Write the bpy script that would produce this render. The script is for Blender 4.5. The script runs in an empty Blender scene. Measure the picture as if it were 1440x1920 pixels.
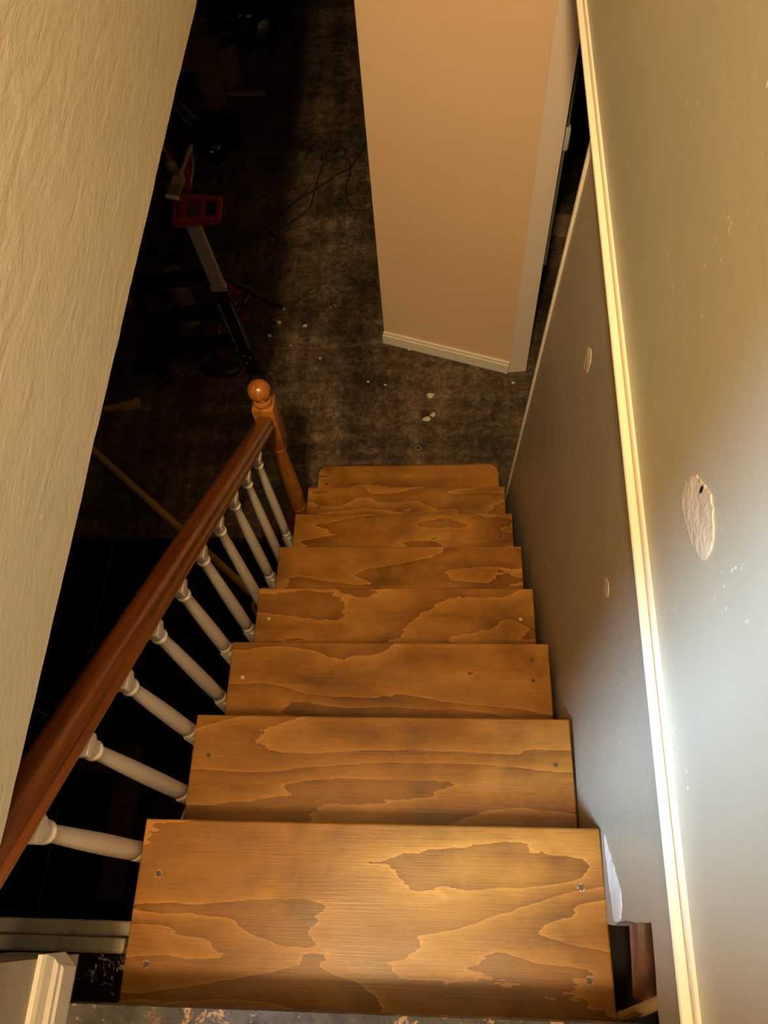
import bpy, bmesh, math, random
from mathutils import Vector, Matrix, noise
from mathutils.geometry import tessellate_polygon
random.seed(7)
S = bpy.context.scene
COL = S.collection

# ---------------------------------------------------------------- camera, world, lights, exposure
CAM = Vector((0.11924, -0.13705, 1.45949))
CR = Vector((0.99783039, 0.02593126, -0.06051513))
CU = Vector((0.00469662, 0.88878748, 0.4582955))
CF = Vector((-0.06566927, 0.45758539, -0.88673737))
FPX = 1454.758
cd = bpy.data.cameras.new('camera'); cam = bpy.data.objects.new('camera', cd); COL.objects.link(cam)
cd.sensor_fit = 'HORIZONTAL'; cd.sensor_width = 36; cd.lens = 36 * FPX / 1440
cd.clip_start = .02; cd.clip_end = 60
m = Matrix((CR, CU, -CF)).transposed().to_4x4(); m.translation = CAM
cam.matrix_world = m
S.camera = cam

w = bpy.data.worlds.new('world'); S.world = w; w.use_nodes = True
w.node_tree.nodes['Background'].inputs[0].default_value = (.10, .12, .16, 1)
w.node_tree.nodes['Background'].inputs[1].default_value = .02

def lamp(name, kind, loc, energy, color, **kw):
    d = bpy.data.lights.new(name, kind); d.energy = energy; d.color = color
    for k, v in kw.items(): setattr(d, k, v)
    o = bpy.data.objects.new(name, d); COL.objects.link(o); o.location = loc
    return o
lamp('hall_ceiling_light', 'POINT', (-.09, -.62, 2.78), 108, (1, .69, .34), shadow_soft_size=.12)
spot = lamp('added_tan_wall_spot', 'SPOT', (-.09, -.68, 2.80), 330, (1, .70, .36), shadow_soft_size=.10, spot_size=math.radians(46), spot_blend=1.0)  # added spot without a known fixture, brightens the far tan wall
spot.rotation_euler = (Vector((.20, 2.35, -.75)) - spot.location).to_track_quat('-Z', 'Y').to_euler()
win = lamp('window_daylight', 'AREA', (-1.75, -.79, 2.05), 23, (.45, .70, 1.0), shape='DISK', size=.50)
win.rotation_euler = (Vector((.41, .04, .35)) - win.location).to_track_quat('-Z', 'Y').to_euler()
try: win.data.spread = math.radians(60)
except Exception: pass

vs = S.view_settings
S.display_settings.display_device = 'sRGB'
vs.view_transform = 'Standard'; vs.look = 'None'; vs.gamma = 1; vs.exposure = 0.0; vs.use_curve_mapping = False

# ---------------------------------------------------------------- measures
RUN, RISE, HW = .23392, .21721, .40
FZ = -8 * RISE            # lower floor
LZ = RISE                 # landing

def ray(px, py): return CF + CR * ((px - 720) / FPX) - CU * ((py - 960) / FPX)
def at(px, py, z):
    d = ray(px, py); return CAM + d * ((z - CAM.z) / d.z)
def atx(px, py, x):
    d = ray(px, py); return CAM + d * ((x - CAM.x) / d.x)
def fl(px, py, h=0): return at(px, py, FZ + h)

# ---------------------------------------------------------------- materials
def mat(name, base=(.5, .5, .5), rough=.5, metal=0, spec=.5):
    M = bpy.data.materials.new(name); M.use_nodes = True
    b = M.node_tree.nodes['Principled BSDF']
    b.inputs['Base Color'].default_value = (*base, 1); b.inputs['Roughness'].default_value = rough
    b.inputs['Metallic'].default_value = metal; b.inputs['Specular IOR Level'].default_value = spec
    return M
class N:
    def __init__(s, M): s.M = M; s.t = M.node_tree; s.b = s.t.nodes['Principled BSDF']
    def n(s, typ, **kw):
        x = s.t.nodes.new(typ)
        for k, v in kw.items():
            if k.startswith('i_'):
                key = k[2:]; key = int(key) if key.isdigit() else key.replace('_', ' ')
                if isinstance(v, bpy.types.NodeSocket): s.t.links.new(v, x.inputs[key])
                else: x.inputs[key].default_value = v
            else: setattr(x, k, v)
        return x
    def link(s, a, b): s.t.links.new(a, b)
    def coord(s, kind='Object'): return s.n('ShaderNodeTexCoord').outputs[kind]
    def mapping(s, vec, scale=(1, 1, 1), loc=(0, 0, 0), rot=(0, 0, 0)):
        return s.n('ShaderNodeMapping', i_Vector=vec, i_Scale=scale, i_Location=loc, i_Rotation=rot).outputs[0]
    def noise(s, vec, scale=5, detail=4, rough=.5, dist=0):
        return s.n('ShaderNodeTexNoise', i_Vector=vec, i_Scale=scale, i_Detail=detail, i_Roughness=rough, i_Distortion=dist).outputs['Fac']
    def ramp(s, fac, stops, interp='LINEAR'):
        r = s.n('ShaderNodeValToRGB', i_Fac=fac); e = r.color_ramp.elements; r.color_ramp.interpolation = interp
        while len(e) < len(stops): e.new(.5)
        for k, (p, c) in enumerate(stops):
            e[k].position = p; e[k].color = (*c, 1) if hasattr(c, '__len__') else (c, c, c, 1)
        return r.outputs[0]
    def math(s, op, a, b=0, clamp=False):
        x = s.n('ShaderNodeMath', operation=op, use_clamp=clamp)
        for i, v in enumerate((a, b)):
            if isinstance(v, bpy.types.NodeSocket): s.link(v, x.inputs[i])
            else: x.inputs[i].default_value = v
        return x.outputs[0]
    def mix(s, f, a, b, mode='MIX'):
        x = s.n('ShaderNodeMix', data_type='RGBA', blend_type=mode)
        for k, v in ((0, f), (6, a), (7, b)):
            if isinstance(v, bpy.types.NodeSocket): s.link(v, x.inputs[k])
            else: x.inputs[k].default_value = v if k == 0 else (*v, 1)
        return x.outputs[2]
    def bump(s, h, strength=.3, dist=.01, normal=None):
        x = s.n('ShaderNodeBump', i_Height=h, i_Strength=strength, i_Distance=dist)
        if normal is not None: s.link(normal, x.inputs['Normal'])
        return x.outputs[0]
    def base(s, c): s.link(c, s.b.inputs['Base Color'])
    def rough(s, c): s.link(c, s.b.inputs['Roughness'])
    def norm(s, c): s.link(c, s.b.inputs['Normal'])

def paint(name, c1, c2, rough=.42, bump=.35, flecks=True, texscale=1.0, streak=(1, 1, 1)):
    M = mat(name, c1, rough, spec=.5); n = N(M); co = n.coord()
    big = n.noise(co, 1.7 * texscale, 3, .55)
    col = n.mix(n.ramp(big, [(.35, 0), (.68, 1)]), c1, c2)
    if flecks:
        f = n.noise(n.mapping(co, (1, 1.6, .9)), 55, 3, .6)
        patch = n.noise(co, 5, 3, .6)
        k = n.math('MULTIPLY', n.ramp(f, [(.66, 0), (.72, 1)]), n.ramp(patch, [(.5, 0), (.62, 1)]))
        col = n.mix(k, col, tuple(min(1, v * 1.6 + .05) for v in c1))
    n.base(col)
    fine = n.noise(n.mapping(co, streak), 70, 3, .6)
    mid = n.noise(n.mapping(co, streak), 13, 4, .6, 1.0)
    h = n.math('ADD', n.math('MULTIPLY', fine, .35), mid)
    n.norm(n.bump(h, bump, .012))
    n.rough(n.ramp(n.noise(co, 3, 3, .5), [(.3, rough - .06), (.75, rough + .1)]))
    return M

def pine(name, light, mid, dark, rough=.33):
    """stained flat-sawn softwood: sharp-edged contour figure running along local x"""
    M = mat(name, mid, rough); n = N(M); co = n.coord()
    rnd = n.n('ShaderNodeObjectInfo').outputs['Random']
    off = n.n('ShaderNodeCombineXYZ', i_X=n.math('MULTIPLY', rnd, 31.0), i_Y=n.math('MULTIPLY', rnd, 17.0), i_Z=n.math('MULTIPLY', rnd, 9.0)).outputs[0]
    v = n.n('ShaderNodeVectorMath', operation='ADD', i_0=co, i_1=off).outputs[0]
    wob = n.noise(n.mapping(v, (5, 16, 1)), 3.0, 4, .6)
    h = n.noise(n.mapping(v, (.95, 4.0, 1)), 1.25, 2.5, .45, .35)
    h = n.math('ADD', n.math('MULTIPLY', h, 9.5), n.math('MULTIPLY', wob, .42))
    fr = n.math('FRACT', h)
    fig = n.ramp(fr, [(0, 1.0), (.035, .92), (.22, .58), (.6, .34), (.93, .10), (1, .02)])
    blotch = n.ramp(n.noise(n.mapping(v, (1, 1.6, 1)), 6.5, 4, .6, .5), [(.3, 0), (.7, 1)])
    grain = n.noise(n.mapping(v, (5, 150, 5)), 2.2, 4, .65)
    f = n.math('ADD', n.math('MULTIPLY', fig, .50), n.math('MULTIPLY', blotch, .34))
    f = n.math('ADD', f, n.math('MULTIPLY', n.math('SUBTRACT', grain, .5), .38), clamp=True)
    col = n.ramp(f, [(0, dark), (.42, mid), (.95, light)])
    line = n.math('MULTIPLY', n.ramp(fr, [(0, 1), (.012, .8), (.05, 0)]), .45)
    col = n.mix(line, col, tuple(v * 1.15 for v in light))
    pores = n.ramp(n.noise(n.mapping(v, (9, 230, 9)), 1.6, 3, .7), [(.30, .62), (.40, 1)])
    col = n.mix(1.0, col, pores, 'MULTIPLY')
    smudge = n.ramp(n.noise(v, 3.1, 4, .62, .6), [(.30, .50), (.47, 1)])
    col = n.mix(1.0, col, smudge, 'MULTIPLY')
    n.base(col)
    n.rough(n.ramp(blotch, [(0, rough - .04), (1, rough + .12)]))
    n.norm(n.bump(n.math('ADD', grain, n.math('MULTIPLY', fig, .4)), .10, .004))
    M.node_tree.nodes['Principled BSDF'].inputs['Coat Weight'].default_value = .12
    M.node_tree.nodes['Principled BSDF'].inputs['Coat Roughness'].default_value = .3
    return M

def grainwood(name, a, b, rough=.3, scale=(3, 60, 60), coat=.3, s=1.0):
    M = mat(name, a, rough); n = N(M); co = n.coord()
    g = n.noise(n.mapping(co, scale), 1.2 * s, 5, .6, .6)
    g2 = n.noise(n.mapping(co, tuple(v * .22 for v in scale)), 1.3 * s, 3, .5, .3)
    f = n.math('ADD', n.math('MULTIPLY', g, .6), n.math('MULTIPLY', g2, .5))
    n.base(n.ramp(f, [(.36, b), (.66, a)]))
    n.norm(n.bump(g, .06, .003))
    n.b.inputs['Coat Weight'].default_value = coat; n.b.inputs['Coat Roughness'].default_value = .22
    return M

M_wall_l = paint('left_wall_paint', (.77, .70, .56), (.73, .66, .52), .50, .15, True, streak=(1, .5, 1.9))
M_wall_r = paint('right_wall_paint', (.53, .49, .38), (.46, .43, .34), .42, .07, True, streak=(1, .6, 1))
M_wall_low = paint('shaded_stair_wall_paint', (.44, .40, .31), (.38, .34, .26), .38, .16, True, streak=(1, 1, .6))  # upper right wall's paint, darkened for the dimmer light beside the treads
M_tan = paint('tan_wall_paint', (.85, .61, .40), (.82, .58, .38), .42, .05, False)
M_white = paint('white_trim_paint', (.86, .80, .66), (.82, .76, .62), .33, .06, False)
M_pinkw = paint('casing_paint', (.90, .76, .66), (.87, .73, .63), .38, .05, False)
M_white_cool = paint('baseboard_paint', (.84, .79, .70), (.80, .74, .64), .33, .10, False)
M_balus = paint('baluster_paint', (.76, .68, .58), (.70, .62, .52), .34, .10, False)
M_hallwall = paint('hall_paint', (.62, .56, .45), (.6, .54, .42), .5, .1, False)
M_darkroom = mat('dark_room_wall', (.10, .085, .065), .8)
M_plaster = paint('raw_plaster', (.86, .84, .80), (.74, .72, .68), .75, .6, False, 8)
M_spackle = paint('spackle', (.72, .60, .44), (.60, .48, .34), .8, .7, False, 12)
M_tread = pine('stained_pine', (.60, .275, .048), (.36, .148, .017), (.14, .048, .006))
M_treadside = mat('tread_end_grain', (.10, .035, .008), .5)
M_rail = grainwood('handrail_stain', (.25, .070, .010), (.095, .022, .004), .26, (2.2, 50, 50), .5)
M_newel = grainwood('newel_stain', (.50, .18, .024), (.24, .072, .009), .24, (40, 40, 9), .6)
M_screw = mat('dark_screw', (.10, .085, .07), .45, .6)
M_putty = mat('pale_putty', (.7, .55, .42), .8)
M_black = mat('black_gloss_paint', (.012, .009, .008), .18)
M_iron = mat('blackened_metal', (.02, .02, .022), .4, .3)
M_blackplastic = mat('black_plastic', (.010, .010, .012), .25)
M_alu = grainwood('brushed_aluminium', (.40, .36, .33), (.30, .27, .25), .4, (4, 60, 60), 0)
M_red = mat('red_plastic', (.26, .030, .018), .35)
M_redd = mat('dull_red_plastic', (.16, .028, .022), .5)
M_bristle = grainwood('paint_brush_bristles', (.22, .13, .07), (.09, .05, .03), .7, (60, 60, 4), 0)
M_dried = mat('dried_white_paint', (.62, .58, .50), .6)
M_lightwood = grainwood('pale_offcut_wood', (.50, .33, .15), (.36, .22, .09), .6, (4, 50, 50), 0)
M_card = grainwood('cardboard', (.30, .20, .12), (.24, .16, .09), .8, (5, 40, 5), 0)
M_bucket = mat('tan_bucket_plastic', (.30, .20, .12), .5)
M_darkwood = grainwood('dark_board', (.09, .045, .02), (.05, .025, .012), .5, (5, 50, 50), 0)
M_yellow = mat('yellow_pole', (.52, .34, .03), .4)
M_yellowd = mat('dull_yellow', (.34, .25, .06), .5)
M_redbox = mat('dark_red_box', (.16, .02, .015), .5)
M_cord = mat('dark_cord', (.012, .014, .010), .5)

def floor_mat():
    M = mat('worn_dark_floor', (.06, .05, .035), .62); n = N(M); co = n.coord()
    a = n.noise(co, 2.3, 6, .68, .3)
    b_ = n.noise(co, 24, 7, .80, .8)
    c = n.noise(n.mapping(co, (5, .5, 1)), 1.8, 5, .7)
    d = n.noise(n.mapping(co, (.5, 7, 1)), 1.8, 5, .7)
    f = n.math('ADD', n.math('MULTIPLY', a, .36), n.math('MULTIPLY', b_, .56))
    f = n.math('ADD', f, n.math('MULTIPLY', n.math('SUBTRACT', c, .5), .30))
    f = n.math('ADD', f, n.math('MULTIPLY', n.math('SUBTRACT', d, .5), .22))
    col = n.ramp(f, [(.38, (.020, .014, .008)), (.455, (.068, .049, .030)), (.52, (.140, .104, .067)), (.61, (.33, .25, .16))])
    hue = n.ramp(n.noise(co, 1.5, 3, .6), [(.35, (1.14, .92, .82)), (.65, (.98, 1.0, .84))])
    col = n.mix(1.0, col, hue, 'MULTIPLY')
    # fine curling scuffs
    w1 = n.n('ShaderNodeTexNoise', i_Vector=co, i_Scale=9.0, i_Detail=5.0, i_Roughness=.7, i_Distortion=2.5).outputs['Fac']
    sc = n.ramp(n.math('ABSOLUTE', n.math('SUBTRACT', w1, .5)), [(0, 1), (.010, 0)])
    msk = n.ramp(n.noise(co, 4.2, 3, .6), [(.44, 0), (.62, 1)])
    col = n.mix(n.math('MULTIPLY', n.math('MULTIPLY', sc, msk), .8), col, (.34, .26, .17))
    # worn tan patches and light specks
    pt = n.ramp(n.noise(co, 9.5, 6, .75), [(.655, 0), (.70, 1)])
    col = n.mix(n.math('MULTIPLY', pt, .75), col, (.42, .31, .19))
    vo = n.n('ShaderNodeTexVoronoi', i_Vector=co, i_Scale=11.0, i_Randomness=1.0)
    sp = n.ramp(vo.outputs['Distance'], [(.035, 1), (.06, 0)])
    rr = n.ramp(n.n('ShaderNodeSeparateColor', i_0=vo.outputs['Color']).outputs[0], [(.80, 0), (.82, 1)])
    col = n.mix(n.math('MULTIPLY', sp, rr), col, (.62, .54, .42))
    n.base(col)
    n.rough(n.ramp(a, [(.3, .5), (.7, .8)]))
    n.norm(n.bump(b_, .35, .01))
    return M
M_floor = floor_mat()

def peel_mat():
    M = mat('peeling_landing_paint', (.06, .06, .065), .45); n = N(M); co = n.coord()
    a = n.noise(co, 34, 6, .75, .4)
    b_ = n.noise(n.mapping(co, (1, 3, 1)), 16, 5, .75, .3)
    col = n.ramp(n.noise(co, 22, 5, .7), [(.35, (.025, .022, .023)), (.65, (.10, .092, .09))])
    col = n.mix(n.ramp(a, [(.57, 0), (.60, 1)]), col, (.45, .27, .15))
    col = n.mix(n.ramp(b_, [(.62, 0), (.64, 1)]), col, (.20, .10, .05))
    n.base(col); n.norm(n.bump(a, .7, .01)); return M
M_peel = peel_mat()
def blacktread_mat():
    M = mat('old_black_paint', (.014, .010, .008), .16); n = N(M); co = n.coord()
    a = n.noise(n.mapping(co, (1, 1.3, 1)), 30, 3, .6, 1.2)
    n.base(n.mix(n.ramp(a, [(.63, 0), (.66, 1)]), (.014, .009, .007), (.24, .20, .15)))
    n.norm(n.bump(n.noise(co, 30, 2, .5, 1.2), .8, .01)); return M
M_oldblack = blacktread_mat()
M_greige = paint('old_ledge_paint', (.36, .32, .25), (.24, .20, .14), .5, .5, False, 6)
def rubble_mat():
    M = mat('rubble', (.1, .1, .1), .7); n = N(M); co = n.coord()
    v = n.n('ShaderNodeTexVoronoi', i_Vector=co, i_Scale=42.0)
    g = n.n('ShaderNodeSeparateColor', i_0=v.outputs['Color']).outputs[0]
    n.base(n.ramp(g, [(0, (.02, .02, .02)), (.35, (.09, .115, .095)), (.6, (.15, .085, .07)), (.8, (.30, .24, .16))], 'CONSTANT')); return M
M_rubble = rubble_mat()
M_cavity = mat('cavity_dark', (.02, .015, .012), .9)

# ---------------------------------------------------------------- mesh helpers
def box(bm, a, b, bev=0, rot=None):
    a = Vector(a); b = Vector(b); c = (a + b) / 2; s = b - a
    mtx = Matrix.Translation(c) @ (rot.to_4x4() if rot is not None else Matrix()) @ Matrix.Diagonal((abs(s.x), abs(s.y), abs(s.z), 1))
    vs_ = bmesh.ops.create_cube(bm, size=1, matrix=mtx)['verts']
    if bev:
        es = list({e for v in vs_ for e in v.link_edges})
        bmesh.ops.bevel(bm, geom=es, offset=bev, segments=2, profile=.5, affect='EDGES')
def obj(name, bm, material, parent=None, loc=None, smooth=False):
    bmesh.ops.recalc_face_normals(bm, faces=bm.faces[:])
    me = bpy.data.meshes.new(name)
    if loc is not None:
        bmesh.ops.translate(bm, verts=bm.verts[:], vec=-Vector(loc))
    bm.to_mesh(me); bm.free()
    if smooth:
        for p in me.polygons: p.use_smooth = True
        try: me.set_sharp_from_angle(angle=math.radians(38))
        except Exception: pass
    o = bpy.data.objects.new(name, me); COL.objects.link(o)
    for mm in (material if isinstance(material, (list, tuple)) else [material]): me.materials.append(mm)
    wl = Vector(loc) if loc is not None else Vector()
    if parent is not None:
        o.parent = parent; o.location = wl - WLOC.get(parent.name, Vector())
    else: o.location = wl
    WLOC[o.name] = wl
    return o
WLOC = {}
def thing(name, label, cat, loc=(0, 0, 0), group=None):
    o = bpy.data.objects.new(name, None); COL.objects.link(o); o.location = loc; o.empty_display_size = .05
    WLOC[o.name] = Vector(loc); tag(o, label, cat, group); return o
def tag(o, label, cat, group=None, kind=None):
    o['label'] = label; o['category'] = cat
    if group: o['group'] = group
    if kind: o['kind'] = kind
    return o
def struct(o, label=None):
    o['kind'] = 'structure'
    if label: o['label'] = label
    return o
def prism(bm, pts, vec):
    """closed polygon (world points) extruded by vec"""
    vec = Vector(vec); a = [bm.verts.new(Vector(p)) for p in pts]; b = [bm.verts.new(Vector(p) + vec) for p in pts]
    n = len(pts)
    if n > 4:
        for t in tessellate_polygon([[Vector(p) for p in pts]]):
            bm.faces.new([a[i] for i in t]); bm.faces.new([b[i] for i in t][::-1])
    else: bm.faces.new(a); bm.faces.new(b[::-1])
    for i in range(n): bm.faces.new((a[i], a[(i + 1) % n], b[(i + 1) % n], b[i]))
def tube(bm, pts, r, seg=10, cap=True):
    pts = [Vector(p) for p in pts]; rs = r if hasattr(r, '__len__') else [r] * len(pts); rings = []; up = None
    for i, p in enumerate(pts):
        t = (pts[min(i + 1, len(pts) - 1)] - pts[max(i - 1, 0)]).normalized()
        if up is None: up = t.orthogonal().normalized()
        up = (up - t * up.dot(t)).normalized(); s = t.cross(up)
        rings.append([bm.verts.new(p + (up * math.cos(a) + s * math.sin(a)) * rs[i]) for a in [2 * math.pi * k / seg for k in range(seg)]])
    for A, B in zip(rings, rings[1:]):
        for k in range(seg): bm.faces.new((A[k], A[(k + 1) % seg], B[(k + 1) % seg], B[k]))
    if cap: bm.faces.new(rings[0][::-1]); bm.faces.new(rings[-1])
def lathe(bm, c, prof, seg=28):
    """prof: list of (r, z) from top to bottom, c = axis point"""
    c = Vector(c); rings = []
    for r, z in prof:
        rings.append([bm.verts.new(c + Vector((r * math.cos(2 * math.pi * k / seg), r * math.sin(2 * math.pi * k / seg), z))) for k in range(seg)])
    for A, B in zip(rings, rings[1:]):
        for k in range(seg): bm.faces.new((A[k], A[(k + 1) % seg], B[(k + 1) % seg], B[k]))
    bm.faces.new(rings[0]); bm.faces.new(rings[-1][::-1])
def catmull(pts, n=6):
    pts = [Vector(p) for p in pts]; out = []
    for i in range(len(pts) - 1):
        p0 = pts[max(i - 1, 0)]; p1 = pts[i]; p2 = pts[i + 1]; p3 = pts[min(i + 2, len(pts) - 1)]
        for k in range(n):
            t = k / n
            out.append(.5 * ((2 * p1) + (p2 - p0) * t + (2 * p0 - 5 * p1 + 4 * p2 - p3) * t * t + (3 * p1 - p0 - 3 * p2 + p3) * t ** 3))
    out.append(pts[-1]); return out
def BM(): return bmesh.new()
def beam(bm, a, b, wdt, thk, up=(0, 0, 1), bev=0):
    """box from a to b: width along side axis, thickness along up"""
    a = Vector(a); b = Vector(b); t = (b - a).normalized(); s = t.cross(Vector(up)).normalized(); u = s.cross(t)
    R = Matrix((t, s, u)).transposed(); L = (b - a).length; c = (a + b) / 2
    vs_ = bmesh.ops.create_cube(bm, size=1, matrix=Matrix.Translation(c) @ R.to_4x4() @ Matrix.Diagonal((L, wdt, thk, 1)))['verts']
    if bev:
        es = list({e for v in vs_ for e in v.link_edges})
        bmesh.ops.bevel(bm, geom=es, offset=bev, segments=2, profile=.5, affect='EDGES')

# ---------------------------------------------------------------- setting
WX0, WXK = .402, .027
def wx(y): return WX0 + WXK * y          # right wall is slightly out of square
TZ = .40                                 # bottom of the white band on the right wall
CEIL = 2.95
# lower floor and covered stairwell
bm = BM(); prism(bm, [(-3.6, 1.383, FZ), (-.36, 1.383, FZ), (-.36, 1.10, FZ), (3.2, 1.10, FZ), (3.2, 7, FZ), (-3.6, 7, FZ)], (0, 0, -.06))
struct(obj('floor', bm, M_floor), 'worn dark brown floor with scuffs and pale specks')
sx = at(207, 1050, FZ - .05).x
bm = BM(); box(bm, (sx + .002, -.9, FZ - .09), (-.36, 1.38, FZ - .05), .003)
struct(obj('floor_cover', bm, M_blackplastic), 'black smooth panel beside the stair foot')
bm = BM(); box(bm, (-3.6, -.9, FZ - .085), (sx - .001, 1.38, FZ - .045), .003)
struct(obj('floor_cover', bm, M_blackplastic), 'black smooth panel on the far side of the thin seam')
# lower room shell
def wall(name, a, b, M, label=None):
    bm = BM(); box(bm, a, b); return struct(obj(name, bm, M), label)
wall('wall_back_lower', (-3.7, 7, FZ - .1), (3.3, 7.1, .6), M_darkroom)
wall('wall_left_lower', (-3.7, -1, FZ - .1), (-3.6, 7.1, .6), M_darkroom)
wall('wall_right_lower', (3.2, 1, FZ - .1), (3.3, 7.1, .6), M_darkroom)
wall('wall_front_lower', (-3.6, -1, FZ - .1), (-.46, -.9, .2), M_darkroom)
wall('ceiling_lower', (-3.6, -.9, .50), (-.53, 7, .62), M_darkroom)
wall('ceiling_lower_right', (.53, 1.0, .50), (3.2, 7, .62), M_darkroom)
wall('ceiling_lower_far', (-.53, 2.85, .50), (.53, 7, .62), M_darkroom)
# upper hall shell
wall('ceiling', (-2.4, -2.4, CEIL), (.6, 2.9, CEIL + .08), M_hallwall)
wall('wall_far_upper', (-.52, 2.75, .50), (.6, 2.85, CEIL), M_hallwall)
wall('wall_back_upper', (-.52, -2.4, LZ - .1), (.6, -2.3, CEIL), M_hallwall)

# left wall with rough lower arris
def ragged(pts, amp, step=.03, seed=0, keep=()):
    out = []
    for i in range(len(pts)):
        a = Vector(pts[i]); b = Vector(pts[(i + 1) % len(pts)])
        if i in keep: out.append(a); continue
        n = max(1, int((b - a).length / step))
        for k in range(n):
            p = a.lerp(b, k / n); d = (b - a).normalized(); nr = Vector((0, -d.z, d.y))
            p = p + nr * amp * (noise.noise(p * 9 + Vector((seed, 0, 0))) * 1.2 + .6 * noise.noise(p * 31 + Vector((seed, 5, 0))))
            out.append(p)
    return out
LWX = -.40
bm = BM()
pts = ragged([(LWX, 2.85, .483), (LWX, -.17, .483), (LWX, -.17, CEIL), (LWX, 2.85, CEIL)], .003, .02, 3, keep=(1, 2, 3))
prism(bm, pts, (-.12, 0, 0))
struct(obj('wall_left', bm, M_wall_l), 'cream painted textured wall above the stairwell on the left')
# wall beside the landing, and the rest above / behind the window
bm = BM(); box(bm, (LWX - .11, -.39, LZ - .05), (LWX - .01, -.205, .43))
box(bm, (LWX - .11, -2.3, LZ - .05), (LWX - .01, -.39, CEIL)); box(bm, (LWX - .11, -.39, 2.0), (LWX - .01, -.17, CEIL))
struct(obj('wall_left_landing', bm, M_wall_low), 'grey green painted wall beside the landing')
# window the daylight comes through (cased opening in the landing wall)
bm = BM()
box(bm, (LWX - .13, -.42, 1.97), (LWX - .005, -.165, 2.03), .004); box(bm, (LWX - .13, -.42, .40), (LWX - .005, -.387, 2.0), .004)
box(bm, (LWX - .13, -.42, .405), (LWX - .005, -.21, .435), .004)
struct(obj('window_1', bm, M_white), 'white cased opening beside the landing')

# right wall, lower part: polygon with a broken hole, slanted free end
top_e = Vector((wx(1.225), 1.225, TZ + .02)); bot_e = Vector((wx(1.57), 1.57, FZ))
def P(y, z, d=0): return Vector((wx(y) + d, y, z))
hy1, hz1 = -.143, .243
def pw(px, py, off=0):
    d = ray(px, py); t = (WX0 + off + WXK * CAM.y - CAM.x) / (d.x - WXK * d.y); return CAM + d * t
outline = [P(1.57, FZ), P(1.225, TZ + .05), P(-2.3, TZ + .05), P(-2.3, -.1), P(-.45, -.1), pw(1258, 2080), pw(1234, 1900), pw(1227, 1800), pw(1221, 1731), pw(1157, 1729), pw(1150, 1735), P(-.10, FZ)]
bm = BM()
o2 = ragged(outline, .0035, .010, 9, keep=(0, 1, 2, 3, 10, 11))
prism(bm, o2, (.022, 0, 0))

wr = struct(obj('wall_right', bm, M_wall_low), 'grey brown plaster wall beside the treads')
# edge bead on its slanted free end
bm = BM(); beam(bm, P(1.222, TZ + .045, -.001), P(1.569, FZ + .002, -.001), .012, .012, (1, 0, 0), .003)
obj('corner_bead', bm, M_white, wr)['label'] = 'cream painted edge strip'
bm = BM(); prism(bm, [P(1.228, TZ, .003), P(1.572, FZ + .002, .003), P(1.60, FZ + .002, .003), P(1.256, TZ, .003)], (.10, 0, 0))
obj('end_face', bm, M_wall_low, wr)
# patches on the lower wall
def patch(name, pxs, off, M, parent, xoff=0., label=None, jit=1.0):
    bm = BM(); base = []
    for px, py in pxs:
        d = ray(px, py); # intersect with x = wx(y)+xoff
        t = (WX0 + xoff + WXK * CAM.y - CAM.x) / (d.x - WXK * d.y); base.append(CAM + d * t)
    pp = ragged(base, .0050, .005, random.random() * 50)
    pp = [Vector((wx(p.y) + xoff - off, p.y + random.uniform(-1, 1) * .0016 * jit, p.z + random.uniform(-1, 1) * .0024 * jit)) for p in pp]
    prism(bm, pp, (off + .0004, 0, 0))
    o = obj(name, bm, M, parent)
    if label: o['label'] = label
    return o
patch('plaster_patch', [(1134, 1565), (1143, 1600), (1152, 1630), (1163, 1668), (1167, 1695), (1163, 1727), (1152, 1727), (1146, 1680), (1141, 1640), (1137, 1600)], .0012, M_plaster, wr, label='raw white plaster strip beside the top tread')
patch('plaster_patch', [(1103, 655), (1109, 662), (1107, 680), (1101, 698), (1096, 690), (1099, 672)], .0010, M_spackle, wr, label='small pale filler spot near the wall end')
patch('plaster_patch', [(1137, 1085), (1142, 1096), (1140, 1117), (1134, 1112), (1133, 1098)], .0010, M_spackle, wr, label='small pale filler spot half way down the wall')
# right wall, upper part
bm = BM(); prism(bm, [P(2.85, TZ + .045, .002), P(-2.3, TZ + .045, .002), P(-2.3, CEIL, .002), P(2.85, CEIL, .002)], (.10, 0, 0))
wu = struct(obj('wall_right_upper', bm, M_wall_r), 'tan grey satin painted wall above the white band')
ell = []
cx_, cy_ = 1312, 975
for k in range(22):
    a = 2 * math.pi * k / 22; rx, ry = 27, 78
    x_ = rx * math.cos(a) * (1 - .25 * math.sin(a)); y_ = ry * math.sin(a)
    ell.append((cx_ + x_ + .16 * y_ * .8, cy_ + y_))
patch('filler_patch', ell, .0016, M_spackle, wu, .002, 'oval pale filler patch')
bm = BM(); bmesh.ops.create_icosphere(bm, subdivisions=2, radius=.0035, matrix=Matrix.Translation(atx(1315, 918, wx(.3) - .0005)) @ Matrix.Diagonal((.2, 1, 2, 1)))
obj('nail_hole', bm, M_cord, wu)
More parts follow.
